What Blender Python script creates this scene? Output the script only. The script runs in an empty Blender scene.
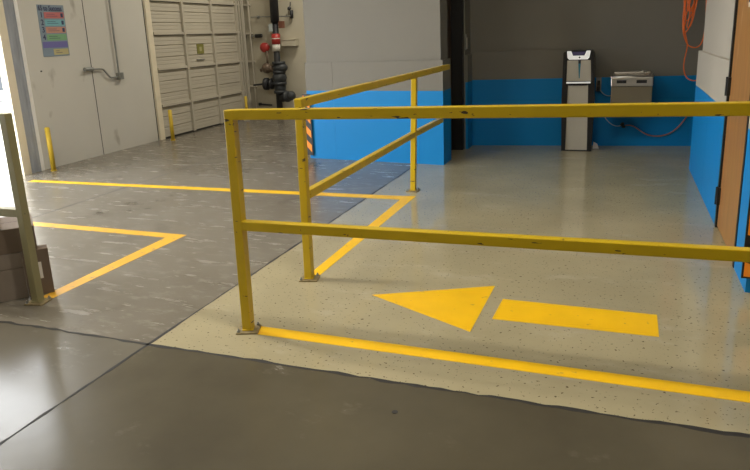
import bpy, bmesh, math, random
from mathutils import Vector, Matrix
C = bpy.context.scene.collection
S = bpy.context.scene
random.seed(4)

# ------------------------------------------------------------------ camera
YAW, PIT, ROL, FPX, CYP, CAMH = -0.3632143, 0.2500961, 0.0397684, 651.966, 201.718, 1.4
cy, sy, cp, sp, cr, sr = math.cos(YAW), math.sin(YAW), math.cos(PIT), math.sin(PIT), math.cos(ROL), math.sin(ROL)
fwd = Vector((sy*cp, cy*cp, -sp)); right = Vector((cy, -sy, 0)); down = fwd.cross(right)
r2 = cr*right + sr*down; d2 = -sr*right + cr*down
cam_d = bpy.data.cameras.new('camera'); cam = bpy.data.objects.new('camera', cam_d); C.objects.link(cam)
mw = Matrix.Identity(4)
for i in range(3):
    mw[i][0] = r2[i]; mw[i][1] = -d2[i]; mw[i][2] = -fwd[i]
mw[0][3], mw[1][3], mw[2][3] = 0, 0, CAMH
cam.matrix_world = mw
cam_d.sensor_width = 36; cam_d.lens = 36*FPX/750; cam_d.shift_y = (CYP-235)/750
cam_d.clip_end = 200; cam_d.clip_start = .05
S.camera = cam
# ------------------------------------------------------------------ light
S.view_settings.view_transform = 'Standard'; S.view_settings.look = 'None'
S.view_settings.gamma = 1; S.view_settings.use_curve_mapping = False
S.view_settings.exposure = 0.1
w = bpy.data.worlds.new('world'); S.world = w; w.use_nodes = True
bg = w.node_tree.nodes['Background']; bg.inputs[0].default_value = (.93, .96, 1, 1); bg.inputs[1].default_value = 9.0
FILL_W = 68        # each added fill lamp
# ------------------------------------------------------------------ materials
def mat(name, col, rough=.6, metal=0, var=.0, vscale=4, bump=0, bscale=60, spec=.5, coat=0, col2=None, emit=None, estr=0, stretch=(1,1,1)):
    m = bpy.data.materials.new(name); m.use_nodes = True
    nt = m.node_tree; b = nt.nodes['Principled BSDF']
    b.inputs['Base Color'].default_value = (*col, 1); b.inputs['Roughness'].default_value = rough
    b.inputs['Metallic'].default_value = metal; b.inputs['Specular IOR Level'].default_value = spec
    b.inputs['Coat Weight'].default_value = coat; b.inputs['Coat Roughness'].default_value = .08
    tc = nt.nodes.new('ShaderNodeTexCoord'); mp = nt.nodes.new('ShaderNodeMapping')
    mp.inputs['Scale'].default_value = stretch
    nt.links.new(tc.outputs['Object'], mp.inputs[0])
    if var or col2:
        n = nt.nodes.new('ShaderNodeTexNoise'); n.inputs['Scale'].default_value = vscale; n.inputs['Detail'].default_value = 6
        r = nt.nodes.new('ShaderNodeValToRGB')
        r.color_ramp.elements[0].position = .3; r.color_ramp.elements[1].position = .7
        c2 = col2 if col2 else tuple(min(1, c*(1+var)) for c in col)
        c1 = col if col2 else tuple(c*(1-var) for c in col)
        r.color_ramp.elements[0].color = (*c1, 1); r.color_ramp.elements[1].color = (*c2, 1)
        nt.links.new(mp.outputs[0], n.inputs[0]); nt.links.new(n.outputs[0], r.inputs[0]); nt.links.new(r.outputs[0], b.inputs['Base Color'])
    if bump:
        n = nt.nodes.new('ShaderNodeTexNoise'); n.inputs['Scale'].default_value = bscale; n.inputs['Detail'].default_value = 4
        bp = nt.nodes.new('ShaderNodeBump'); bp.inputs['Strength'].default_value = bump; bp.inputs['Distance'].default_value = .01
        nt.links.new(mp.outputs[0], n.inputs[0]); nt.links.new(n.outputs[0], bp.inputs['Height']); nt.links.new(bp.outputs[0], b.inputs['Normal'])
    if emit:
        b.inputs['Emission Color'].default_value = (*emit, 1); b.inputs['Emission Strength'].default_value = estr
    return m

def mixspots(m, col, scale, lo, hi, stretch=(1,1,1), rot=(0,0,0), detail=3, rough=None):
    """adds small marks of another colour where a noise exceeds a threshold"""
    nt = m.node_tree; b = nt.nodes['Principled BSDF']
    src = b.inputs['Base Color'].links[0].from_socket if b.inputs['Base Color'].links else None
    tc = nt.nodes.new('ShaderNodeTexCoord'); mp = nt.nodes.new('ShaderNodeMapping'); mp.inputs['Scale'].default_value = stretch
    mp.inputs['Rotation'].default_value = rot
    n = nt.nodes.new('ShaderNodeTexNoise'); n.inputs['Scale'].default_value = scale; n.inputs['Detail'].default_value = detail; n.inputs['Roughness'].default_value = .68 if detail > 6 else .5
    r = nt.nodes.new('ShaderNodeMapRange'); r.inputs['From Min'].default_value = lo; r.inputs['From Max'].default_value = hi
    mx = nt.nodes.new('ShaderNodeMix'); mx.data_type = 'RGBA'
    nt.links.new(tc.outputs['Object'], mp.inputs[0]); nt.links.new(mp.outputs[0], n.inputs[0]); nt.links.new(n.outputs[0], r.inputs[0])
    nt.links.new(r.outputs[0], mx.inputs[0])
    if src: nt.links.new(src, mx.inputs[6])
    else: mx.inputs[6].default_value = b.inputs['Base Color'].default_value
    mx.inputs[7].default_value = (*col, 1)
    nt.links.new(mx.outputs[2], b.inputs['Base Color'])
    if rough is not None:
        mr = nt.nodes.new('ShaderNodeMapRange'); mr.inputs['To Min'].default_value = b.inputs['Roughness'].default_value; mr.inputs['To Max'].default_value = rough
        nt.links.new(r.outputs[0], mr.inputs[0]); nt.links.new(mr.outputs[0], b.inputs['Roughness'])
    return m

M = {}
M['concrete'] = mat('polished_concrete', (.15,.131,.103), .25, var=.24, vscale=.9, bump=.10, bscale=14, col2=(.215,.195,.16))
mixspots(M['concrete'], (.29,.265,.225), 6, .52, .74, (1,2.2,1), (0,0,.25), 14, rough=.45)
mixspots(M['concrete'], (.09,.08,.062), 1.6, .56, .74, (1,1,1), (0,0,0), 12, rough=.30)
mixspots(M['concrete'], (.33,.305,.26), 2.3, .58, .74, (1,5,1), (0,0,.5), 14, rough=.5)
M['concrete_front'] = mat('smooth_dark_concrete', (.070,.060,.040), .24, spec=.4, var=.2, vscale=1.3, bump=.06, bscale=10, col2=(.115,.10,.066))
mixspots(M['concrete_front'], (.19,.17,.13), 2.6, .60, .84, (1,1.5,1), (0,0,.4), 12, rough=.36)
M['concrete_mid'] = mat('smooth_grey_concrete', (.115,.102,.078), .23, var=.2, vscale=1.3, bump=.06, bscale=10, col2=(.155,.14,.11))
mixspots(M['concrete_mid'], (.25,.23,.19), 3.2, .58, .80, (1,1.8,1), (0,0,.4), 12, rough=.36)
M['epoxy'] = mat('beige_epoxy', (.385,.335,.21), .10, var=.10, vscale=1.6, bump=.05, bscale=9)
mixspots(M['epoxy'], (.48,.43,.32), 2.2, .56, .8, (1,2,1), (0,0,.3), 8, rough=.26)
mixspots(M['epoxy'], (.13,.10,.06), 60, .65, .69, (1,1,1), (0,0,0), 2)
M['joint'] = mat('joint_filler', (.022,.02,.018), .8)
M['line'] = mat('yellow_floor_tape', (.90,.52,.006), .42, var=.05, vscale=5)
mixspots(M['line'], (.62,.36,.06), 20, .66, .72, detail=5)
M['line_worn'] = mat('worn_floor_tape', (.74,.40,.03), .45, var=.12, vscale=6)
mixspots(M['line_worn'], (.30,.22,.12), 17, .60, .70, detail=6)
M['yellow'] = mat('yellow_rail_paint', (.57,.385,.004), .38, var=.06, vscale=6, coat=.25)
mixspots(M['yellow'], (.05,.03,.015), 13, .675, .69, (1,1,4), (0.3,.6,.4), 3)
mixspots(M['yellow'], (.16,.07,.02), 30, .745, .76, (2,1,1), (0,0,0), 3)
M['yellow_backlit'] = mat('backlit_yellow_paint', (.27,.24,.12), .5, var=.08, vscale=5)  # yellow paint darkened and greyed; backlight and haze put into the colour
mixspots(M['yellow_backlit'], (.10,.08,.05), 14, .70, .72)
M['bollard'] = mat('bollard_yellow', (.62,.43,.03), .5, var=.08, vscale=8)
M['white_wall'] = mat('white_painted_panel', (.64,.62,.57), .6, var=.03, vscale=1.2, bump=.02, bscale=30)
mixspots(M['white_wall'], (.36,.33,.28), 4, .70, .82, (1,1,.5))
M['far_wall'] = mat('cream_wall', (.50,.46,.36), .7, var=.04, vscale=1.5)
M['gray_wall'] = mat('warm_grey_wall_paint', (.180,.166,.135), .7, var=.04, vscale=1.3, bump=.02, bscale=40)
M['white_jamb'] = mat('cream_jamb', (.80,.72,.56), .55, var=.06, vscale=6)
M['white_trim'] = mat('white_trim_paint', (.93,.92,.90), .5)
M['seal'] = mat('grey_dock_seal', (.33,.35,.39), .85, var=.15, vscale=20, stretch=(1,1,.15))
M['light_grey'] = mat('light_grey_wall_paint', (.44,.40,.33), .6, var=.03, vscale=1.5, bump=.02, bscale=40)
M['blue'] = mat('bright_blue_wall_paint', (.0,.205,.52), .5, spec=.3, var=.03, vscale=1.5, bump=.02, bscale=40)
M['slat'] = mat('door_slat_paint', (.50,.46,.38), .55, var=.04, vscale=2)
M['wood'] = mat('oak_door_veneer', (.30,.14,.038), .33, col2=(.40,.195,.058), vscale=3.5, stretch=(5,5,.5))
mixspots(M['wood'], (.58,.36,.19), 2.2, .62, .8, (1,3,1))
M['dark_brown'] = mat('dark_brown_wood', (.045,.024,.012), .5, var=.1, vscale=4, stretch=(4,4,.5))
M['black'] = mat('black_paint', (.008,.0075,.007), .5)
M['black_plastic'] = mat('black_plastic', (.010,.010,.012), .32)
M['steel'] = mat('brushed_steel', (.50,.47,.42), .32, metal=.9, var=.05, vscale=9, stretch=(1,1,12))
M['steel_panel'] = mat('taupe_cooler_panel', (.14,.112,.065), .45, metal=.0, var=.04, vscale=4)
M['galv'] = mat('galvanised_metal', (.30,.31,.30), .45, metal=.6, var=.15, vscale=20)
M['zinc'] = mat('raw_zinc_plate', (.30,.24,.13), .5, metal=.4, var=.3, vscale=40)
M['pipe_dark'] = mat('dark_iron_pipe', (.022,.023,.026), .5, var=.2, vscale=12)
M['valve'] = mat('dark_valve_iron', (.035,.040,.045), .55, var=.35, vscale=14)
M['brass'] = mat('tarnished_brass', (.14,.10,.07), .5, metal=.3, var=.3, vscale=16)
M['red'] = mat('red_enamel', (.42,.035,.03), .4)
M['white_tag'] = mat('white_tag', (.68,.66,.60), .6)
M['orange'] = mat('safety_orange', (.95,.30,.015), .5)
M['hose'] = mat('orange_air_hose', (.80,.16,.02), .4)
M['pink_hose'] = mat('faded_pink_hose', (.42,.17,.13), .5)
M['cable'] = mat('pale_cable', (.45,.50,.50), .5)
M['cardboard'] = mat('brown_cardboard', (.22,.18,.145), .85, var=.08, vscale=5)
M['cardboard_dark'] = mat('dark_cardboard', (.15,.11,.08), .85, var=.08, vscale=5)
M['paper'] = mat('paper_white', (.70,.66,.60), .7)
M['pinkish'] = mat('faded_pink_print', (.45,.18,.16), .7)
M['cooler_white'] = mat('cooler_warm_white', (.44,.40,.32), .35, var=.02)
M['head_white'] = mat('cooler_glossy_white_glow', (.92,.92,.90), .15, coat=.5, emit=(1,1,.98), estr=.22)  # glossy white plastic with a slight glow added to look brighter
M['teal'] = mat('teal_strip', (.02,.16,.22), .3)
M['lilac'] = mat('display_lilac', (.04,.035,.07), .2, emit=(.3,.25,.5), estr=.06)
M['ceil'] = mat('ceiling_deck', (.45,.44,.42), .8)
M['lamp'] = mat('fill_lamp_diffuser', (.9,.9,.9), .5, emit=(1,.90,.74), estr=7)
M['outside_ground'] = mat('outside_concrete', (.75,.73,.68), .9, var=.05)
M['outside_white'] = mat('outside_white_wall', (.9,.9,.88), .8)
M['outside_grey'] = mat('outside_grey_glass', (.035,.045,.052), .5)
M['outside_ledge'] = mat('outside_ledge_grey', (.12,.12,.12), .7)
M['ink'] = mat('dark_ink', (.05,.06,.14), .6)

# ------------------------------------------------------------------ mesh helpers
def obj(name, bm, m, parent=None, smooth=False):
    me = bpy.data.meshes.new(name); bmesh.ops.recalc_face_normals(bm, faces=bm.faces[:])
    bm.to_mesh(me); bm.free()
    ms = m if isinstance(m, (list, tuple)) else [m]
    for x in ms: me.materials.append(M[x] if isinstance(x, str) else x)
    if smooth:
        for p in me.polygons: p.use_smooth = True
    o = bpy.data.objects.new(name, me); C.objects.link(o)
    if parent is not None:
        o.parent = parent
        o.matrix_parent_inverse = Matrix.Translation(-parent.location) if parent.rotation_euler.z == 0 else (Matrix.Translation(parent.location) @ Matrix.Rotation(parent.rotation_euler.z, 4, 'Z')).inverted()
    return o
def thing(name, label, cat, loc, group=None):
    o = bpy.data.objects.new(name, None); C.objects.link(o); o.location = loc; o.empty_display_size = .1
    o['label'] = label; o['category'] = cat
    if group: o['group'] = group
    return o
def tag(o, label, cat, group=None):
    o['label'] = label; o['category'] = cat
    if group: o['group'] = group
    return o
def struct(name, bm, m, parent=None):
    o = obj(name, bm, m, parent); 
    if parent is None: o['kind'] = 'structure'
    return o
def B(): return bmesh.new()
def bx(bm, x0, x1, y0, y1, z0, z1, bev=0, mi=0, mat4=None):
    vs = [bm.verts.new((x, y, z)) for z in (z0, z1) for (x, y) in ((x0,y0),(x1,y0),(x1,y1),(x0,y1))]
    fs = [bm.faces.new([vs[i] for i in f]) for f in ((0,3,2,1),(4,5,6,7),(0,1,5,4),(1,2,6,5),(2,3,7,6),(3,0,4,7))]
    for f in fs: f.material_index = mi
    if mat4 is not None: bmesh.ops.transform(bm, matrix=mat4, verts=vs)
    if bev: bmesh.ops.bevel(bm, geom=list({e for f in fs for e in f.edges}), offset=bev, segments=2, affect='EDGES', profile=.5)
    return bm
def box(*a, **k): return bx(B(), *a, **k)
def beam(bm, a, b, wid, hei, bev=.004):
    """rectangular bar from a to b; wid horizontal, hei vertical-ish"""
    a = Vector(a); b = Vector(b); d = (b-a); L = d.length; d.normalize()
    up = Vector((0,0,1)) if abs(d.z) < .9 else Vector((0,1,0))
    s = d.cross(up).normalized(); u = s.cross(d).normalized()
    m4 = Matrix((( *[s[0], d[0], u[0]], a[0]), (*[s[1], d[1], u[1]], a[1]), (*[s[2], d[2], u[2]], a[2]), (0,0,0,1)))
    return bx(bm, -wid/2, wid/2, 0, L, -hei/2, hei/2, bev, mat4=m4)
def cyl(bm, a, b, r, seg=16, r1=None, caps=True):
    a = Vector(a); b = Vector(b); d = (b-a); L = d.length
    q = Vector((0,0,1)).rotation_difference(d)
    m4 = Matrix.Translation((a+b)/2) @ q.to_matrix().to_4x4()
    bmesh.ops.create_cone(bm, cap_ends=caps, cap_tris=False, segments=seg, radius1=r, radius2=r if r1 is None else r1, depth=L, matrix=m4)
    return bm
def ball(bm, c, r, sc=(1,1,1)):
    bmesh.ops.create_uvsphere(bm, u_segments=16, v_segments=10, radius=r, matrix=Matrix.Translation(c) @ Matrix.Diagonal((*sc,1)))
    return bm
def tube(name, pts, r, m, parent=None, smooth_curve=True):
    cu = bpy.data.curves.new(name, 'CURVE'); cu.dimensions = '3D'; cu.bevel_depth = r; cu.bevel_resolution = 3
    if smooth_curve:
        sp_ = cu.splines.new('NURBS'); sp_.points.add(len(pts)-1)
        for p, q in zip(sp_.points, pts): p.co = (*q, 1)
        sp_.use_endpoint_u = True; sp_.order_u = 4; sp_.resolution_u = 6
    else:
        sp_ = cu.splines.new('POLY'); sp_.points.add(len(pts)-1)
        for p, q in zip(sp_.points, pts): p.co = (*q, 1)
    cu.use_fill_caps = True
    t = bpy.data.objects.new('tmp', cu); C.objects.link(t)
    me = bpy.data.meshes.new_from_object(t.evaluated_get(bpy.context.evaluated_depsgraph_get()))
    bpy.data.objects.remove(t); me.materials.clear(); me.materials.append(M[m])
    me.name = name
    o = bpy.data.objects.new(name, me); C.objects.link(o)
    for p in me.polygons: p.use_smooth = True
    if parent is not None: o.parent = parent; o.matrix_parent_inverse = Matrix.Translation(-parent.location)
    return o
def text(name, s, size, m4, m, parent, depth=.0008):
    cu = bpy.data.curves.new(name, 'FONT'); cu.body = s; cu.size = size; cu.extrude = depth; cu.offset = size*.015
    t = bpy.data.objects.new('tmp', cu); C.objects.link(t)
    me = bpy.data.meshes.new_from_object(t.evaluated_get(bpy.context.evaluated_depsgraph_get()))
    bpy.data.objects.remove(t); me.materials.clear(); me.materials.append(M[m]); me.transform(m4); me.name = name
    o = bpy.data.objects.new(name, me); C.objects.link(o)
    o.parent = parent; o.matrix_parent_inverse = Matrix.Translation(-parent.location)
    return o
def prism(bm, poly, z0, z1, mi=0):
    lo = [bm.verts.new((x,y,z0)) for x,y in poly]; hi = [bm.verts.new((x,y,z1)) for x,y in poly]
    n = len(poly)
    fs = [bm.faces.new(lo[::-1]), bm.faces.new(hi)] + [bm.faces.new((lo[i], lo[(i+1)%n], hi[(i+1)%n], hi[i])) for i in range(n)]
    for f in fs: f.material_index = mi
    return bm
def extr(bm, pts3, off, mi=0):
    """solid from a planar 3D outline and an offset vector"""
    a = [bm.verts.new(p) for p in pts3]; b = [bm.verts.new(Vector(p)+Vector(off)) for p in pts3]; n = len(a)
    fs = [bm.faces.new(a), bm.faces.new(b[::-1])] + [bm.faces.new((a[i], b[i], b[(i+1)%n], a[(i+1)%n])) for i in range(n)]
    for f in fs: f.material_index = mi
    return bm

# ------------------------------------------------------------------ the room
ZC = 4.6
def LX(y): return -6.36 - .033*(y-5.745)                # face of the left wall
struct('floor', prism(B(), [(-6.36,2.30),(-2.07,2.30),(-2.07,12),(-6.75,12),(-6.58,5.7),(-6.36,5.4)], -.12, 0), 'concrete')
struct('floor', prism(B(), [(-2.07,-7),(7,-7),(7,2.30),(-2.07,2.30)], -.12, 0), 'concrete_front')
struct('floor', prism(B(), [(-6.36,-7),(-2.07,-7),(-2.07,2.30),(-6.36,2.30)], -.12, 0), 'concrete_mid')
struct('floor', prism(B(), [(-2.07,2.3),(7,2.3),(7,12),(-2.07,12)], -.12, 0), 'epoxy')
def strip(name, a, b, wd, m='joint', z=.0006, jag=0, n=1):
    a = Vector((*a,0)); b = Vector((*b,0)); d = (b-a).normalized(); s = Vector((-d.y, d.x, 0))
    bm = B(); L = []; R_ = []
    for i in range(n+1):
        p = a.lerp(b, i/n); j = random.uniform(-jag, jag); k = wd/2*(1+random.uniform(-.5,.9)*(jag>0))
        L.append(bm.verts.new((*(p+s*(j+k)).xy, z))); R_.append(bm.verts.new((*(p+s*(j-k)).xy, z)))
    for i in range(n): bm.faces.new((L[i], R_[i], R_[i+1], L[i+1]))
    r = bmesh.ops.extrude_face_region(bm, geom=bm.faces[:])
    bmesh.ops.translate(bm, verts=[v for v in r['geom'] if isinstance(v, bmesh.types.BMVert)], vec=(0,0,-.0005))
    return bm
struct('trim_1', strip('j', (-2.07,-6.9), (-2.07,12), .011, jag=.002, n=260), 'joint')
struct('trim_2', strip('j', (-6.3,2.300), (7,2.300), .014, jag=.005, n=260), 'joint')
struct('trim_3', strip('j', (-4.66,-6.9), (-4.66,10.8), .010, jag=.001, n=120), 'joint')
struct('trim_4', box(-4.62,-2.1,7.275,7.283,-.001,.0006), 'joint')
struct('ceiling', box(-8,7,-7.2,12.2,ZC,ZC+.12), 'ceil')

# left wall with its big open dock doorway
OY0, OY1, OZ = 1.2, 5.44, 3.6
struct('wall_left', prism(B(), [(LX(5.70),5.70),(LX(10.95),10.95),(LX(10.95)-.24,10.95),(-6.60,5.70)], 0, ZC), 'white_wall')
struct('wall_left', box(-6.86,-6.36,-7,OY0,0,ZC), 'white_wall')
struct('wall_left', box(-6.86,-6.36,OY0,5.70,OZ,ZC), 'white_wall')
# far wall and the grey block with its blue lower cladding
struct('wall_back', box(-7.1,-3.3,10.75,11.0,0,ZC), 'far_wall')
struct('wall_front', box(-7,7,-7.2,-7,0,ZC), 'light_grey')
struct('wall_right', box(6.9,7.1,-7,3.70,0,ZC), 'light_grey')

def clad(name, a, b, n, z1, z0=0, th=.03, zb=.82, top='gray_wall'):
    """lower wall panel standing th proud of the wall: blue below zb, grey above"""
    a = Vector((*a,0)); b = Vector((*b,0)); nn = Vector((*n,0)).normalized()*th
    bm = B()
    for (u, v, mi) in ((z0, zb, 0), (zb, z1, 1)):
        extr(bm, [(a.x,a.y,u),(b.x,b.y,u),(b.x,b.y,v),(a.x,a.y,v)], nn, mi)
    return struct(name, bm, ['blue', top])
RX = .675
GA = (-3.45, 6.96); GB = (-1.76, 6.79)
struct('wall_back', prism(B(), [(GA[0]+.01,GA[1]+.03),(GB[0]-.03,GB[1]+.03),(GB[0]-.03,7.12),(-2.4,7.12),(-2.4,10.76),(-3.36,10.76)], 0, ZC), 'gray_wall')
GM = (-3.09, GA[1] + (GB[1]-GA[1])*(-3.09-GA[0])/(GB[0]-GA[0]))
clad('wall_back', (GA[0],GA[1]+.03), (GM[0]-.002,GM[1]+.03), (0,-1), 1.12, th=.03, zb=.80)
clad('wall_back', (GM[0]+.002,GM[1]+.03), (GB[0],GB[1]+.03), (0,-1), 1.12, th=.034, zb=.80)
clad('wall_alcove', (GB[0]-.03,GB[1]+.02), (GB[0]-.03,7.12), (1,0), 1.12, th=.03, zb=.80)
# alcove: recess with dark door on its left, then back wall
struct('door_1', box(-1.99,-1.90,7.12,7.73,0.01,2.3), 'dark_brown')
struct('trim_5', box(-2.00,-1.765,7.73,7.81,0,2.4), 'black')
struct('trim_6', box(-2.0,-1.765,7.12,7.73,2.3,2.4), 'black')
struct('wall_alcove', box(-2.2,-1.765,7.121,7.81,2.4,ZC), 'gray_wall')
struct('wall_alcove', box(-2.2,-1.75,7.81,8.25,0,ZC), 'gray_wall')
struct('wall_alcove', box(-2.4,-2.0,7.121,7.81,0,2.4), 'black')
clad('wall_alcove', (-1.75,7.812), (-1.75,8.06), (1,0), 1.13, th=.03, zb=.81)
struct('wall_right', box(2.3,2.5,6.9,8.9,0,ZC), 'gray_wall'); struct('wall_right', box(RX+.35,2.5,6.87,6.97,0,ZC), 'gray_wall')
BA = (-1.75, 8.08); BB = (.70, 8.345)
def BY(x): return BA[1] + (BB[1]-BA[1])*(x-BA[0])/(BB[0]-BA[0])
struct('wall_back', prism(B(), [(-2.2,BY(-2.2)+.03),(2.4,BY(2.4)+.03),(2.4,BY(2.4)+.3),(-2.2,BY(-2.2)+.3)], 0, ZC), 'gray_wall')
seams = [-1.75, -.45, .85, 2.3]
for i in range(3):
    a, b = seams[i]+.0015, seams[i+1]-.0015
    clad('wall_back', (a,BY(a)+.03), (b,BY(b)+.03), (0,-1), 1.15, zb=.815)
# right wall, wooden door, pier

struct('wall_right', box(RX+.03,RX+.25,4.975,6.97,0,ZC), 'light_grey')
struct('wall_right', box(RX+.03,RX+.25,4.08,4.975,2.12,ZC), 'light_grey')
struct('wall_right', box(RX+.03,RX+.25,3.73,4.08,0,ZC), 'light_grey')
struct('wall_right', box(RX+.25,7.1,3.7305,3.95,0,ZC), 'light_grey')
struct('wall_right', box(RX+.25,RX+.35,3.95,6.97,0,ZC), 'light_grey')
for a, b in ((4.99,5.9),(5.903,7.0)):
    clad('wall_right', (RX+.03,a), (RX+.03,b), (-1,0), 1.14, top='light_grey')
clad('wall_right', (RX+.03,3.7302), (RX+.03,4.085), (-1,0), 1.14, top='light_grey')
clad('wall_right', (RX+.0001,3.7301), (7.0,3.7301), (0,-1), 1.14, top='light_grey')
d = struct('door_2', box(RX+.008,RX+.05,4.13,4.925,.012,2.08,bev=.002), 'wood')
fr = B(); bx(fr,RX-.004,RX+.12,4.93,4.972,0,2.12); bx(fr,RX-.004,RX+.12,4.088,4.125,0,2.12); bx(fr,RX-.004,RX+.12,4.125,4.93,2.085,2.12)
struct('trim_7', fr, 'black')
for z in (.23, .98, 1.85):
    hb = box(RX-.012,RX+.008,4.90,4.955,z-.06,z+.06,bev=.002); cyl(hb,(RX-.014,4.928,z-.062),(RX-.014,4.928,z+.062),.008)
    obj('hinge', hb, 'black', d)
kb = B(); cyl(kb,(RX+.01,4.21,.93),(RX-.03,4.21,.93),.012); ball(kb,(RX-.05,4.21,.93),.028,(.8,1,1)); cyl(kb,(RX+.01,4.21,.93),(RX+.002,4.21,.93),.03)
obj('door_knob', kb, 'black', d)
sg = thing('door_sign', 'small white sign with black bands on the wooden door', 'sign', (RX+.006,4.36,1.48))
obj('sign_plate', box(RX+.002,RX+.0075,4.22,4.49,1.475,1.70), 'white_tag', sg)
for z in (1.50, 1.56, 1.62): obj('sign_band', box(RX,RX+.0025,4.235,4.475,z,z+.022), 'ink', sg)

# ------------------------------------------------------------------ floor markings
def flat(name, poly, m, label, cat='floor marking', z=.0012, parent=None, group=None):
    o = obj(name, prism(B(), poly, 0.0002, z), m, parent)
    if parent is None: tag(o, label, cat, group)
    return o
flat('floor_line', [(-1.655,2.54),(3.2,2.528),(3.2,2.615),(-1.655,2.625)], 'line', 'long yellow line on the beige floor under the front railing')
flat('floor_line', [(-1.725,3.30),(-1.655,3.30),(-1.655,5.30),(-1.755,5.235)], 'line', 'yellow line on the beige floor under the receding railing')
flat('floor_line', [(-6.0,5.175),(-1.90,5.235),(-1.755,5.236),(-1.655,5.301),(-1.655,5.38),(-1.9,5.36),(-6.0,5.255)], 'line', 'long yellow line crossing the grey floor towards the open doorway')
flat('floor_line', [(-5.9,3.83),(-3.12,3.79),(-3.0,3.885),(-5.9,3.915)], 'line_worn', 'worn yellow line ending in a sharp corner on grey concrete')
flat('floor_line', [(-3.095,2.62),(-3.012,2.62),(-3.0,3.884),(-3.119,3.789)], 'line_worn', 'worn yellow line from the boxes to the sharp corner on grey concrete')
ar = thing('floor_arrow', 'yellow arrow with separate head and shaft painted on the beige floor', 'floor marking', (-.6,3.15,0))
flat('arrow_head', [(-1.238,3.153),(-.619,2.844),(-.609,3.457)], 'line', '', parent=ar)
flat('arrow_shaft', [(-.545,3.017),(.225,3.026),(.227,3.279),(-.535,3.283)], 'line', '', parent=ar)
tag(obj('floor_drain_plug', cyl(B(),(-.747,2.089,0.0),(-.747,2.089,.0012),.012), 'joint'), 'small dark round plug in the front concrete floor', 'floor plug')

# ------------------------------------------------------------------ railings
PW = .047
def base(parent, x, y, rz=0, m='zinc', pm='yellow'):
    m4 = Matrix.Translation((x,y,0)) @ Matrix.Rotation(rz,4,'Z')
    p = obj('base_plate', bx(B(),-.055,.055,-.05,.05,.0,.009,bev=.002,mat4=m4), m, parent)
    for sx_, sy_ in ((-1,-1),(1,1)):
        bb = B(); cyl(bb,(sx_*.042,sy_*.038,.009),(sx_*.042,sy_*.038,.018),.0085,6); cyl(bb,(sx_*.042,sy_*.038,.018),(sx_*.042,sy_*.038,.026),.004,8)
        bmesh.ops.transform(bb, matrix=m4, verts=bb.verts[:])
        b_ = obj('bolt', bb, 'galv', p)
        b_.matrix_parent_inverse = p.matrix_basis.inverted() @ p.matrix_parent_inverse.inverted() @ Matrix.Identity(4) if False else Matrix.Identity(4)
        b_.matrix_parent_inverse = (Matrix.Translation(parent.location) @ p.matrix_parent_inverse).inverted()
    wb = B()   # weld collar
    bx(wb,-.028,.028,-.028,.028,.009,.014,bev=.002,mat4=m4); obj('weld', wb, pm, parent)
def post(parent, x, y, z1, m='yellow', wd=PW, z0=.009, lean=0):
    bm = box(x-wd/2,x+wd/2,y-wd/2,y+wd/2,z0,z1,bev=.004)
    for v in bm.verts: v.co.x += lean*v.co.z
    return obj('post', bm, m, parent)
def rail(parent, a, b, m='yellow', nm='rail', hh=.046):
    return obj(nm, beam(B(), a, b, PW-.002, hh), m, parent)
X1, Y1 = -1.676, 2.569
r1 = thing('railing', 'yellow square tube railing crossing the whole front of the beige walkway', 'railing', (X1,Y1,0), 'yellow railings')
post(r1, X1, Y1, 1.096, lean=.010); post(r1, 2.6, Y1, 1.15); base(r1, X1, Y1, .35); base(r1, 2.6, Y1)
rail(r1, (X1+PW/2,Y1,1.074), (2.6-PW/2,Y1,1.135), nm='top_rail', hh=.047)
rail(r1, (X1+PW/2,Y1,.548), (2.6-PW/2,Y1,.600), nm='middle_rail')
X2, Y2 = -1.688, 3.288
r2_ = thing('railing', 'shorter yellow railing running away along the left edge of the beige walkway', 'railing', (X2,Y2,0), 'yellow railings')
post(r2_, X2, Y2, 1.074, lean=.010); base(r2_, X2, Y2, .25)
rail(r2_, (X2+.011,Y2+PW/2,1.049), (X2+.022,6.63,1.056), nm='top_rail', hh=.05)
post(r2_, -1.736, 5.567, 1.029, lean=.034); base(r2_, -1.739, 5.567, 0)
rail(r2_, (X2+.008,Y2+PW/2,.518), (-1.72,5.567-PW/2,.525), nm='middle_rail', hh=.05)
rail(r2_, (-1.72,5.567+PW/2,.525), (X2-.02,6.50,.532), nm='middle_rail', hh=.05)
X3 = -3.045
r3 = thing('railing', 'dull yellow backlit railing at the left edge beside the cardboard boxes', 'railing', (X3,2.56,0), 'yellow railings')
post(r3, X3, 2.56, 1.075, 'yellow_backlit'); base(r3, X3, 2.56, .2, 'zinc', 'yellow_backlit')
post(r3, -5.2, 2.56, 1.075, 'yellow_backlit'); base(r3, -5.2, 2.56, 0, 'zinc', 'yellow_backlit')
rail(r3, (X3-PW/2,2.56,1.052), (-5.2+PW/2,2.56,1.052), 'yellow_backlit', 'top_rail')
rail(r3, (X3-PW/2,2.56,.530), (-5.2+PW/2,2.56,.50), 'yellow_backlit', 'middle_rail')

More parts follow.
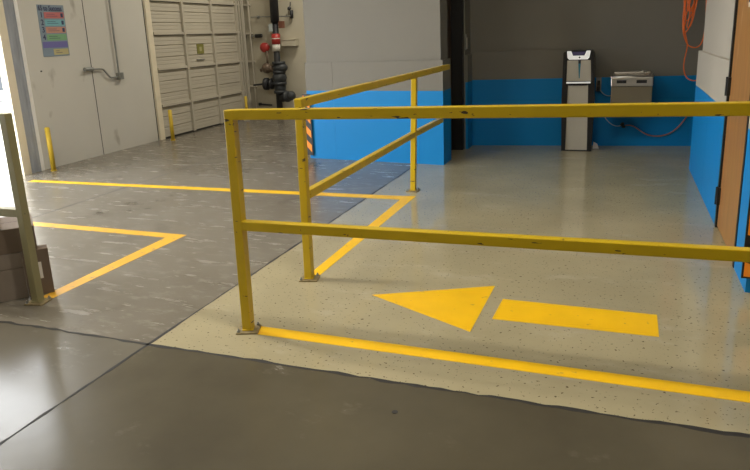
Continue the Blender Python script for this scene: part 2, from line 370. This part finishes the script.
# ------------------------------------------------------------------ cardboard boxes
BO = Vector((-3.078,2.71,0)); bu = Vector((-.643,-.766,0)); bv = Vector((-.766,.643,0))
def bbox_(name, t0, t1, z0, z1, dep, m, label, dd=0):
    m4 = Matrix(((bu.x,bv.x,0,BO.x),(bu.y,bv.y,0,BO.y),(0,0,1,0),(0,0,0,1)))
    c = BO + bu*((t0+t1)/2) + bv*(dd+dep/2)
    root = thing(name, label, 'box', (c.x,c.y,z0), 'cardboard boxes behind the left railing')
    obj('carton', bx(B(),t0,t1,dd,dd+dep,z0+.001,z1,bev=.003,mat4=m4), m, root)
    obj('flap_seam', bx(B(),t0+.004,t1-.004,dd+dep/2-.0015,dd+dep/2+.0015,z1-.0005,z1+.0007,mat4=m4), 'joint', root)
    return root, m4
r, m4 = bbox_('cardboard_box', 0, .135, 0, .275, .09, 'cardboard_dark', 'narrow dark cardboard box with a white label, right of the pile')
lb = obj('label', bx(B(),.045,.075,-.0015,.0005,.10,.20,mat4=m4), 'paper', r); lb['label'] = 'white shipping label'
bbox_('cardboard_box', .137, .62, 0, .185, .36, 'cardboard', 'flat brown cardboard box at the bottom of the pile', -.0)
bbox_('cardboard_box', .137, .62, .186, .276, .36, 'cardboard', 'thin brown cardboard box in the middle of the pile')
r, m4 = bbox_('cardboard_box', .05, .62, .277, .420, .10+.24, 'cardboard_dark', 'brown cardboard box on top of the pile under the papers')
pp = thing('paper_packet', 'white and pink printed packet lying on the topmost cardboard box', 'packet', tuple(BO+bu*.40+bv*.15+Vector((0,0,.421))))
obj('sheet', bx(B(),.22,.60,.01,.32,.4215,.432,bev=.002,mat4=m4), 'paper', pp)
obj('print', bx(B(),.23,.59,.12,.17,.4315,.4330,mat4=m4), 'pinkish', pp)

# ------------------------------------------------------------------ left doorway, jamb, seal
struct('trim_8', box(-6.42,-6.325,5.43,5.535,0,OZ), 'white_jamb')
struct('trim_9', box(-6.44,-6.345,5.535,5.69,0,OZ), 'seal')
struct('trim_10', box(-6.35,-6.340,5.645,5.652,0,OZ), 'seal')
struct('trim_11', box(-6.40,-6.335,5.692,5.706,0,OZ), 'white_trim')
struct('trim_12', box(-6.40,-6.345,5.722,5.740,0,OZ), 'white_trim')
struct('trim_8', box(-6.48,-6.28,OY0-.1,OY0,0,OZ), 'white_jamb')
# outside
struct('floor_outside', box(-60,-6.36,-40,60,-.13,-.01), 'outside_ground')
ob = thing('outside_building', 'overexposed white building with a grey window seen through the doorway', 'building', (-12.5,12,0))
obj('wall', box(-16,-12,6,22,-.01,5), 'outside_white', ob)
wn = obj('window', box(-12.02,-11.99,6.6,10.75,.59,1.08), 'outside_grey', ob)
obj('ledge', box(-12.12,-11.99,6.5,10.9,.355,.385), 'outside_ledge', ob)
obj('drainpipe', cyl(B(),(-12.06,10.17,0),(-12.06,10.17,.45),.02), 'galv', ob)

# bollards
def bollard(x, y, h, label, r=.028):
    b = B(); cyl(b,(x,y,0),(x,y,h-.01),r,20); ball(b,(x,y,h-.012),r*.99,(1,1,.45))
    t = thing('bollard', label, 'bollard', (x,y,0), 'small yellow bollards along the white wall')
    obj('pole', b, 'bollard', t, True); obj('foot_ring', cyl(B(),(x,y,0),(x,y,.012),r*1.25,20), 'bollard', t)
bollard(-6.2,5.73,.515,'small yellow bollard beside the open doorway')
bollard(-6.2,7.97,.455,'small yellow bollard at the left foot of the roll-up door')
bollard(-6.36,10.35,.42,'small yellow bollard in the far corner near the pipes', .025)

# ------------------------------------------------------------------ left wall details
def lp(y, z, off=0): return (LX(y)+off, y, z)
def lwbox(bm, y0, y1, z0, z1, t0, t1):
    extr(bm, [lp(y0,z0,t0), lp(y1,z0,t0), lp(y1,z1,t0), lp(y0,z1,t0)], (t1-t0,0,0)); return bm
struct('trim_13', lwbox(B(),6.752,6.762,0,3.2,0,.002), 'joint')
struct('trim_14', lwbox(B(),7.955,8.065,0,3.3,0,.03), 'white_jamb')
struct('trim_15', lwbox(B(),7.93,7.945,0,3.3,0,.002), 'joint')
t = thing('electrical_conduit', 'grey bent conduit with a junction box on the white wall', 'conduit', lp(6.9,1.1,.03))
tube('pipe', [lp(6.70,1.12,.03),lp(6.90,1.11,.03),lp(6.935,1.10,.03),lp(7.04,.995,.03),lp(7.07,.985,.03),lp(7.19,.985,.03)], .011, 'galv', t, False)
obj('connector', cyl(B(),lp(6.60,1.12,.03),lp(6.74,1.118,.03),.024,14), 'galv', t)
obj('junction_box', lwbox(B(),7.195,7.285,.95,1.04,.0,.055), 'galv', t)
tube('riser_pipe', [lp(7.222,1.04,.03),lp(7.222,3.3,.03)], .012, 'galv', t, False)
po = thing('poster', 'colourful striped poster of numbered rows on the white wall', 'poster', lp(6.21,1.6,.004))
def sh(v): return v
def pz(u, v):  # slightly crooked sheet: u 0..1 left to right, v 0..1 bottom to top
    return (6.01+.41*u+.012*(v-.5), 1.300+.592*v+.002*u)
def pband(name, u0, u1, v0, v1, m, th):
    q = [pz(u0,v0), pz(u1,v0), pz(u1,v1), pz(u0,v1)]
    return obj(name, extr(B(), [lp(y,z,.001) for y,z in q], (th,0,0)), m, po)
cols = [((.55,.17,.17),'red'),((.20,.48,.55),'cyan'),((.58,.30,.23),'salmon'),((.22,.44,.24),'green'),((.17,.16,.42),'indigo'),((.52,.46,.24),'yellow')]
M['p_back'] = mat('poster_slate', (.24,.31,.38), .5)
pband('sheet',0,1,0,1,'p_back',.003)
vt = .86
def ptxt(nm, s, size, u, v, m='ink', off=.0055):
    y, z = pz(u, v)
    # text faces +X : local x -> -Y?  the viewer at +X sees +Y to the right
    m4 = Matrix(((0,0,1,LX(y)+off),(1,0,0,y),(0,1,0,z),(0,0,0,1)))
    return text(nm, s, size, m4, m, po)
for i,(c,nm) in enumerate(cols):
    M['p_'+nm] = mat('poster_'+nm, c, .5)
    v1 = vt - i*.143; v0 = v1-.118
    u0 = .22 if i < 5 else .40
    pband('row', .03 if i in (4,) else u0, .97, max(.015,v0), v1, 'p_'+nm, .0045)
    if i < 4: ptxt('numeral', str(i+1), .088, .07, v0+.015)
    if i != 4:
        for k in range(2): pband('print_line', u0+.08, .72-.1*k, v0+.038+.036*k, v0+.046+.036*k, 'ink', .0052)
    if i < 3: pband('row_picture', .84, .93, v0+.02, v1-.02, 'ink', .0052)
ti = ptxt('title', '6S to Success', .064, .03, .890)
zt = pz(.03,.89)[1]
for v in ti.data.vertices: v.co.z = zt + (v.co.z-zt)*1.3
tag(obj('wall_plug', cyl(B(),lp(5.93,1.17-.03,0),lp(5.93,1.14,.012),.008,10), 'black'), 'tiny dark plug in the white wall below the poster', 'wall plug')

# roll-up door: panels with slats, mullions, cross bars
rd = thing('rollup_door', 'closed cream sectional roll-up door with ribbed panels in the white wall', 'door', lp(9.35,0,.02))
RY0, RY1 = 8.07, 10.60
zb = [0,.49,1.03,1.54,2.02,2.52,3.02,3.3]
for k in range(len(zb)-1):
    bm = B(); z0, z1 = zb[k], zb[k+1]; n = 3; step = (z1-z0)/n
    for j in range(n):
        a = z0+j*step; c = a+step
        # ribbed profile: slanted slats with a shadow lip
        prof = [(.004,a),(.016,a+.010),(.013,a+step*.33),(.010,a+step*.36),(.014,a+step*.42),(.012,a+step*.64),(.009,a+step*.68),(.013,a+step*.73),(.012,c-.012),(.004,c-.006),(.004,c)]
        for (o0,h0),(o1,h1) in zip(prof, prof[1:]):
            bm.faces.new([bm.verts.new(lp(RY0,h0,o0)), bm.verts.new(lp(RY1,h0,o0)), bm.verts.new(lp(RY1,h1,o1)), bm.verts.new(lp(RY0,h1,o1))])
    bmesh.ops.remove_doubles(bm, verts=bm.verts[:], dist=.0002)
    obj('door_panel', bm, 'slat', rd)
for z in zb[1:-1]:
    obj('cross_bar', lwbox(B(),RY0,RY1,z-.014,z+.022,.012,.045), 'slat', rd)
    obj('cross_bar_lip', lwbox(B(),RY0,RY1,z-.022,z-.014,.012,.030), 'joint', rd)
for y in (8.83, 9.65, 10.47):
    obj('mullion', lwbox(B(),y-.025,y+.025,.02,3.3,.012,.055), 'slat', rd)
ds = obj('notice', lwbox(B(),9.16,9.355,1.215,1.37,.016,.022), mat('olive_notice',(.22,.21,.05),.6), rd); ds['label'] = 'small olive green notice'
obj('notice_print', lwbox(B(),9.225,9.29,1.255,1.325,.022,.0235), mat('notice_print',(.42,.40,.20),.6), rd)
obj('pull_handle', lwbox(B(),9.12,9.34,1.115,1.13,.016,.035), 'galv', rd)
obj('bottom_seal', lwbox(B(),RY0,RY1,0.002,.025,.010,.03), 'black', rd)
for k, y in enumerate((10.535, 10.62)):
    obj('track', lwbox(B(),y,y+.028,.0,3.3,.0,.06), 'slat', rd)
tr = thing('door_track', 'pale vertical door track with brackets beside the roll-up door', 'track', lp(10.69,0,.05))
tube('track_rail', [(-6.47,10.68,.0),(-6.47,10.68,3.4)], .018, 'slat', tr, False)
tube('guide_rail', [(-6.36,10.70,.0),(-6.36,10.70,3.4)], .014, 'slat', tr, False)
for z in (.55,1.0,1.5,2.0):
    obj('bracket', box(-6.50,-6.33,10.69,10.75,z,z+.03,bev=.003), 'slat', tr)
tag(obj('foam_scrap', bx(B(),-6.30,-6.20,10.12,10.18,0,.03,bev=.008), 'paper'), 'small white scrap on the floor by the roll-up door', 'scrap')

# ------------------------------------------------------------------ sprinkler riser on the far wall
FW = 10.75
sr_ = thing('sprinkler_riser', 'black iron sprinkler riser with valves and a red tag on the far wall', 'pipe', (-5.85,10.6,0))
PX, PY = -5.79, 10.55
ZX = lambda z: PX + .0*z
obj('upper_pipe', cyl(B(),(PX,PY,1.68),(PX,PY,3.6),.075,24), 'pipe_dark', sr_, True)
obj('neck_pipe', cyl(B(),(PX,PY,0),(PX,PY,1.68),.055,24), 'pipe_dark', sr_, True)
o = obj('tag_sleeve', cyl(B(),(PX,PY,1.31),(PX,PY,1.49),.077,24), 'red', sr_, True); o['label'] = 'red printed sleeve'
obj('tag_lines', cyl(B(),(PX,PY,1.40),(PX,PY,1.415),.0775,24), 'white_tag', sr_, True)
o = obj('white_sleeve', cyl(B(),(PX,PY,1.19),(PX,PY,1.31),.072,24), 'white_tag', sr_, True)
obj('paper_tag', bx(B(),PX-.085,PX-.01,PY-.085,PY-.08,1.53,1.66), 'cable', sr_)
vb = B()
for z, r_, h in ((.96,.12,.05),(.80,.115,.05),(.60,.125,.05),(.45,.115,.05)): cyl(vb,(PX+.03,PY,z),(PX+.03,PY,z+h),r_,20)
ball(vb,(PX+.03,PY,.72),.13,(1,1,1.0)); ball(vb,(PX+.05,PY,.90),.12,(1.2,1,.8)); ball(vb,(PX+.03,PY,.55),.11)
obj('alarm_valve', vb, 'valve', sr_, True)
sb = B(); cyl(sb,(PX,PY,.62),(PX-.22,PY-.02,.62),.05,16); cyl(sb,(PX-.20,PY-.02,.62),(PX-.26,PY-.02,.62),.11,18); cyl(sb,(PX-.12,PY,.62),(PX-.15,PY,.62),.10,18); cyl(sb,(PX-.26,PY-.02,.62),(PX-.50,PY-.02,.60),.018,10)
obj('side_valve', sb, 'pipe_dark', sr_, True)
bb = B(); cyl(bb,(PX-.05,PY,.88),(PX-.22,PY-.03,.90),.06,14); ball(bb,(PX-.20,PY-.03,.90),.095); cyl(bb,(PX-.26,PY-.03,.88),(PX-.33,PY-.03,.86),.03,10); cyl(bb,(PX-.18,PY-.03,.95),(PX-.18,PY-.03,1.20),.02,10)
obj('trim_valve', bb, 'brass', sr_, True)
eb = B(); cyl(eb,(PX+.06,PY,.36),(PX+.26,PY-.06,.41),.075,18); ball(eb,(PX+.28,PY-.07,.41),.085); cyl(eb,(PX+.17,PY-.03,.39),(PX+.20,PY-.04,.395),.10,18)
obj('drain_elbow', eb, 'valve', sr_, True)
obj('bell_box', bx(B(),PX+.09,PX+.17,PY-.05,PY+.04,1.58,1.70,bev=.006), mat('rust_red_box',(.16,.06,.035),.6), sr_)
obj('bracket_arm', cyl(B(),(PX+.04,PY,1.64),(PX+.10,PY,1.64),.018,8), 'pipe_dark', sr_)
for ch in sr_.children:
    for v in ch.data.vertices: v.co.x += .02*v.co.z
gb = thing('alarm_gong', 'round red alarm gong left of the black riser pipe', 'alarm', (-6.05,10.6,1.2))
gg = B(); cyl(gg,(-6.02,10.62,1.26),(-6.02,10.56,1.26),.085,24); ball(gg,(-6.02,10.565,1.26),.08,(1,.4,1)); obj('gong', gg, 'red', gb, True)
obj('gong_mount', cyl(B(),(-6.02,10.75,1.26),(-6.02,10.61,1.26),.02,10), 'pipe_dark', gb)
lv = thing('lever_handle', 'small dark lever on a short rod left of the gong', 'lever', (-6.2,10.72,1.5))
obj('rod', cyl(B(),(-6.30,10.69,1.46),(-6.10,10.70,1.47),.008,8), 'galv', lv); obj('lever', bx(B(),-6.25,-6.12,10.66,10.72,1.435,1.50,bev=.01), 'black', lv)
obj('wall_bracket', bx(B(),-6.33,-6.30,10.68,10.75,1.44,1.49), 'galv', lv)
cr_ = thing('cross_pipe', 'thin horizontal pipe with a dark hose bib across the far wall', 'pipe', (-5.9,10.7,1.78))
obj('pipe', cyl(B(),(-6.30,10.675,1.80),(-5.50,10.675,1.78),.010,8), 'galv', cr_)
hb = B(); cyl(hb,(-5.50,10.70,1.75),(-5.50,10.71,1.88),.03,12); ball(hb,(-5.53,10.69,1.91),.035); cyl(hb,(-5.53,10.71,1.90),(-5.51,10.71,2.02),.010,8); obj('hose_bib', hb, 'pipe_dark', cr_, True)
obj('wall_clip', box(-6.20,-6.17,10.70,10.75,1.77,1.82), 'galv', cr_)
tp = thing('service_pipe', 'pale vertical service pipe behind the black riser', 'pipe', (-6.05,10.7,0))
tube('pipe', [(-5.94,10.725,0),(-5.90,10.725,3.5)], .022, 'far_wall', tp, False)
obj('clip', box(-6.005,-5.925,10.73,10.75,1.6,1.63), 'galv', tp)
lo = thing('drain_pipe', 'low dark drain pipe along the foot of the far wall', 'pipe', (-6.1,10.7,.2))
obj('pipe', cyl(B(),(-6.30,10.69,.24),(-6.02,10.69,.22),.014,8), 'pipe_dark', lo); obj('clip', box(-6.3,-6.27,10.69,10.75,.21,.26), 'pipe_dark', lo)
bc = thing('utility_box', 'cream rectangular utility box on the far wall right of the red tag', 'box', (-5.57,10.7,1.3))
obj('housing', box(-5.70,-5.42,10.62,10.75,1.27,1.375,bev=.005), 'far_wall', bc); obj('lid', box(-5.705,-5.415,10.61,10.75,1.375,1.39,bev=.003), 'far_wall', bc)

# ------------------------------------------------------------------ hazard corner guards
def guard(loc, faces, z0, z1, label, name='corner_guard', period=.17, slope=1, start=None):
    """faces: list of (p0, p1, normal) in plan; black backing with slanted orange stripes"""
    t = thing(name, label, 'corner guard', loc, 'black and orange corner guards')
    for (p0, p1, nn) in faces:
        p0 = Vector((*p0,0)); p1 = Vector((*p1,0)); nn = Vector((*nn,0)); wv = p1-p0; W = wv.length
        P = lambda u, z, o: tuple(p0 + wv*u + nn*o + Vector((0,0,z)))
        obj('rubber_strip', extr(B(), [P(0,z0,0),P(1,z0,0),P(1,z1,0),P(0,z1,0)], nn*.012), 'black', t)
        z = z0+.02 if start is None else start
        while z < z1:
            sl = W*slope; u0, u1 = .06, .86
            q = [(u0, z+sl*(1-u0)), (u1, z+sl*(1-u1)), (u1, z+sl*(1-u1)+period*.5), (u0, z+sl*(1-u0)+period*.5)]
            q = [(u, min(max(zz, z0+.01), z1-.01)) for u, zz in q]
            if q[3][1]-q[0][1] > .02 or q[2][1]-q[1][1] > .02:
                obj('orange_stripe', extr(B(), [P(u,zz,.012) for u,zz in q], nn*.002), 'orange', t)
            z += period
    return t
gy = GA[1]
guard((-3.42,gy,0), [((GA[0]-.05,gy-.006),(GA[0]+.055,gy-.017),(-.0,-1))], .04, .76, 'black and orange striped guard on the corner of the grey and blue wall', slope=1.0)
guard((RX,3.68,0), [((RX-.028,3.695),(RX+.13,3.695),(0,-1))], .085, .66, 'black and orange striped guard on the blue pier at the right edge', slope=.3, period=.30, start=-.02)

# ------------------------------------------------------------------ water dispenser
DX0, DX1, DY0, DY1 = -.617, -.290, 7.84, 8.16
dp = thing('water_dispenser', 'tall black and white freestanding water dispenser against the blue wall', 'water dispenser', (-.45,8.0,0))
bm = B()   # tapered black body
def tap(z):
    k = z/1.15; return (DX0-.0+.008*k, DX1-.012*k)
for zz0, zz1 in ((0,1.13),):
    a0,b0 = tap(0); a1,b1 = tap(1.13)
    vs = [bm.verts.new(p) for p in ((a0,DY0+.02,0),(b0,DY0+.02,0),(b0,DY1,0),(a0,DY1,0),(a1,DY0+.02,1.13),(b1,DY0+.02,1.13),(b1,DY1,1.13),(a1,DY1,1.13))]
    for f in ((0,3,2,1),(4,5,6,7),(0,1,5,4),(1,2,6,5),(2,3,7,6),(3,0,4,7)): bm.faces.new([vs[i] for i in f])
    bmesh.ops.bevel(bm, geom=bm.edges[:], offset=.008, segments=2, affect='EDGES')
obj('body', bm, 'black_plastic', dp)
for s in (-1,1):
    O = [(-.617,0),(-.632,.6),(-.625,1.12),(-.610,1.135)] if s < 0 else [(-.284,0),(-.268,.6),(-.300,1.12),(-.315,1.135)]
    I = [(-.588,1.135),(-.584,.80),(-.566,.77),(-.573,0)] if s < 0 else [(-.333,1.135),(-.315,.80),(-.345,.77),(-.331,0)]
    obj('side_frame', extr(B(), [(x,DY0+.10,z) for x,z in O+I], (0,-.102,0)), 'black_plastic', dp)
c0 = -.449
obj('lower_panel', extr(B(), [(-.573,DY0+.02,.015),(-.331,DY0+.02,.015),(-.343,DY0+.02,.760),(-.567,DY0+.02,.760)], (0,-.012,0)), 'cooler_white', dp)
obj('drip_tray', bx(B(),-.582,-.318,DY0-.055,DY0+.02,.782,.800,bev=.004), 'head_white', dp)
obj('tray_grille', bx(B(),DX0+.07,DX1-.08,DY0-.05,DY0+.0,.800,.804), 'black_plastic', dp)
obj('tray_gap', bx(B(),-.560,-.350,DY0-.004,DY0+.02,.755,.782), 'black_plastic', dp)
obj('dispensing_panel', bx(B(),-.584,-.315,DY0+.006,DY0+.02,.805,1.035,bev=.004), 'steel_panel' if False else 'cooler_white', dp)
obj('indicator_strip', extr(B(), [(c0-.014,DY0+.008,1.035),(c0+.016,DY0+.008,1.035),(c0+.008,DY0+.008,.835),(c0-.001,DY0+.008,.835)], (0,-.004,0)), 'teal', dp)
obj('nozzle', cyl(B(),(c0+.002,DY0+.0,1.035),(c0+.002,DY0+.0,1.0),.012,12), 'black_plastic', dp)
# white U-shaped head
a1, b1 = -.612, -.312
U = [(a1+.025,1.140),(a1+.032,1.065),(a1+.050,1.045),(b1-.050,1.045),(b1-.032,1.065),(b1-.020,1.140),(b1-.065,1.140),(b1-.085,1.088),(a1+.090,1.088),(a1+.072,1.140)]
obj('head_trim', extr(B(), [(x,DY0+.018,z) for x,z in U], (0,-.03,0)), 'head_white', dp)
obj('display', extr(B(), [(a1+.092,DY0+.018,1.092),(b1-.087,DY0+.018,1.092),(b1-.070,DY0+.018,1.130),(a1+.076,DY0+.018,1.130)], (0,-.012,0)), 'lilac', dp)
obj('top_cap', bx(B(),a1+.01,b1-.01,DY0+.01,DY1-.02,1.128,1.145,bev=.006), 'black_plastic', dp)
nb = B(); cyl(nb,(c0,DY0-.012,1.068),(c0,DY0-.016,1.068),.010,12); obj('button', nb, 'black_plastic', dp)
obj('plinth', bx(B(),DX0-.002,DX1+.002,DY0,DY1,0.0,.014,bev=.003), 'black_plastic', dp)

# outlet, cables, cooler
def by(x): return BY(x)   # blue cladding face
ol = thing('wall_outlet', 'grey electrical outlet box with a black plug beside the water dispenser', 'outlet', (-.245,by(-.25),.74))
obj('cover', bx(B(),-.275,-.215,by(-.25)-.030,by(-.25)+.002,.655,.815,bev=.004), 'galv', ol)
obj('socket', bx(B(),-.262,-.228,by(-.25)-.034,by(-.25)-.029,.70,.78), 'black', ol)
obj('plug', bx(B(),-.262,-.225,by(-.25)-.07,by(-.25)-.034,.665,.72,bev=.005), 'black_plastic', ol)
ca = thing('power_cable', 'pale cable looping from the outlet to the steel wall cooler', 'cable', (-.15,by(-.2),.6))
tube('cord', [(-.235,by(-.2)-.06,.69),(-.20,by(-.2)-.05,.63),(-.14,by(-.1)-.03,.59),(-.09,by(-.1)-.03,.60),(-.06,by(-.1)-.02,.63)], .005, 'cable', ca)
wc = thing('wall_cooler', 'wall-mounted steel drinking fountain with two dark vents', 'drinking fountain', (.11,by(.1),.6))
CX0, CX1, CY0 = -.098, .325, 7.76
bm = B(); yb0 = 8.235
bx(bm,CX0,CX1,CY0,yb0,.45,.745,bev=.006); obj('body', bm, 'steel_panel', wc)
bm = B(); bx(bm,CX0-.004,CX1+.004,CY0-.012,yb0,.748,.845,bev=.008); obj('top_housing', bm, 'steel', wc)
# basin rim, rounded
pts = [(CX0-.004,CY0-.012),(CX1+.004,CY0-.012),(CX1+.004,yb0),(CX0-.004,yb0)]
bm = B(); bx(bm,CX0+.03,CX1-.03,CY0+.03,yb0-.03,.845,.852,bev=.003); obj('basin', bm, 'steel', wc)
bm = B(); 
for s0,s1 in (((CX0,CY0),(CX1,CY0)),((CX0,yb0-.01),(CX1,yb0-.01)),((CX0,CY0),(CX0,yb0-.01)),((CX1,CY0),(CX1,yb0-.01))): cyl(bm,(*s0,.850),(*s1,.850),.010,10)
obj('rim', bm, 'steel', wc, True)
obj('backsplash', bx(B(),CX0+.02,CX1-.01,8.10,8.232,.845,.885,bev=.015), 'steel', wc)
bm = B(); cyl(bm,(CX1-.07,8.05,.85),(CX1-.07,8.05,.885),.014,12); cyl(bm,(CX1-.07,8.05,.88),(CX1-.11,8.02,.895),.009,10); obj('bubbler', bm, 'steel', wc, True)
for x0, x1 in ((CX0+.055,CX0+.155),(CX1-.165,CX1-.06)):
    obj('vent', bx(B(),x0,x1,CY0-.015,CY0-.010,.782,.815), 'black', wc)
obj('front_edge', bx(B(),CX0,CX1,CY0-.004,CY0+.002,.744,.750), 'black', wc)
sc_ = thing('supply_tube', 'thin pale tube hanging to a small valve on the blue wall', 'tube', (-.05,by(0),.25))
tube('tube', [(-.20,by(0)-.015,.50),(-.185,by(0)-.015,.37),(-.12,by(0)-.015,.29),(-.05,by(0)-.015,.235),(.02,by(0)-.015,.235),(.045,by(0)-.02,.265)], .005, 'cable', sc_)
vb = B(); cyl(vb,(.035,by(0)+.0,.26),(.035,by(0)-.05,.26),.016,12); cyl(vb,(.035,by(0)-.03,.235),(.075,by(0)-.03,.235),.014,10); ball(vb,(.045,by(0)-.05,.27),.020)
obj('valve', vb, 'black', sc_, True)
ph = thing('water_hose', 'faded pink hose drooping across the blue wall to the corner', 'hose', (.4,by(.4),.15))
tube('hose', [(.075,by(.1)-.03,.25),(.15,by(.1)-.02,.26),(.23,by(.2)-.02,.19),(.33,by(.3)-.02,.125),(.45,by(.4)-.02,.115),(.55,by(.5)-.02,.14),(.64,by(.6)-.02,.20),(.74,by(.7)-.02,.34),(.86,by(.8)-.02,.60)], .007, 'pink_hose', ph)
tag(obj('paper_scrap', extr(B(), [(-.275,8.02,0.002),(-.205,8.03,0.002),(-.225,8.06,.05),(-.268,8.07,.075)], (.0,.012,0)), 'paper'), 'crumpled white paper on the floor right of the water dispenser', 'paper')

# orange air hoses on the back wall near the right corner
ah = thing('air_hose', 'tangled bundle of orange air hose hanging beside the right wall corner', 'hose', (.62,8.2,1.6))
obj('hook', bx(B(),.60,.74,8.20,BY(.6)+.04,2.16,2.19,bev=.004), 'black', ah)
for k in range(9):
    u = random.uniform; b0 = u(.90,1.55) if k else .78
    x0 = .61+u(-.02,.07); x1 = .70+u(-.04,.04); yy = 8.20-u(0,.07)
    if k == 0:
        pts = [(.64,8.2,2.17),(.60,8.2,1.6),(.62,8.19,1.3),(.69,8.19,1.17),(.645,8.19,1.0),(.655,8.19,.85),(.71,8.19,.765),(.80,8.18,.76),(.86,8.18,.80)]
    elif k < 3:
        pts = [(.64,yy,2.17),(.585+.02*k,yy,1.55),(.60,yy,1.35),(.66,yy,1.16),(.72,yy,1.13),(.80,yy,1.12),(.86,yy,1.3),(.80,yy,2.0),(.70,yy,2.17)]
    else:
        b0 = 1.22+u(0,.35)
        pts = [(.66,yy,2.17),(x0,yy,1.95),(x0+u(-.04,.03),yy,b0+.35),(x0+.06,yy,b0+.15),(x0+.01,yy,b0+.03),(x0+.05,yy,b0),(x1,yy,b0+.10),(x1+u(-.05,.05),yy,b0+.35),(x1,yy,1.95),(.68,yy,2.17)]
    tube('hose_loop', pts, .0065, 'hose', ah)
lt = thing('door_latch', 'small grey metal latch on the dark door frame', 'latch', (-1.745,7.86,1.3))
obj('latch_plate', bx(B(),-1.752,-1.740,7.825,7.85,1.19,1.37,bev=.002), 'galv', lt); obj('latch_bolt', cyl(B(),(-1.735,7.838,1.20),(-1.735,7.838,1.33),.008,8), 'steel', lt)

# ------------------------------------------------------------------ unseen fill lamps, added overhead to brighten walls and floor
def lamp(x, y, label, wattage=1.0, along_y=False):
    t = thing('fill_lamp', label, 'lamp', (x,y,ZC-.4), 'added unseen fill lamps')
    m4 = Matrix.Translation((x,y,0)) @ Matrix.Rotation(math.pi/2 if along_y else 0, 4, 'Z')
    obj('housing', bx(B(),-.7,.7,-.15,.15,ZC-.42,ZC-.34,bev=.01,mat4=m4), 'light_grey', t)
    obj('diffuser', bx(B(),-.66,.66,-.12,.12,ZC-.435,ZC-.421,mat4=m4), 'lamp', t)
    for s in (-.5,.5):
        p = m4 @ Vector((s,0,0)); obj('hanger', cyl(B(),(p.x,p.y,ZC-.34),(p.x,p.y,ZC),.006,8), 'galv', t)
    l = bpy.data.lights.new('fill_light', 'AREA'); l.shape = 'RECTANGLE'; l.size = 1.3; l.size_y = .24; l.energy = FILL_W*wattage; l.color = (1,.93,.78)
    lo_ = bpy.data.objects.new('fill_light', l); C.objects.link(lo_); lo_.matrix_world = Matrix.Translation((0,0,ZC-.445)) @ m4
for (x, y, q, s, ay) in ((-.6,2.2,.9,'above the front railing',0),(3.2,-.6,.6,'right of the camera',0),(-2.6,-2.2,.8,'behind the camera',0),(-3.7,3.0,1.2,'near the boxes',0),(-4.1,9.3,1.1,'in front of the roll-up door',1)):
    lamp(x, y, 'added fill lamp '+s, q, ay)
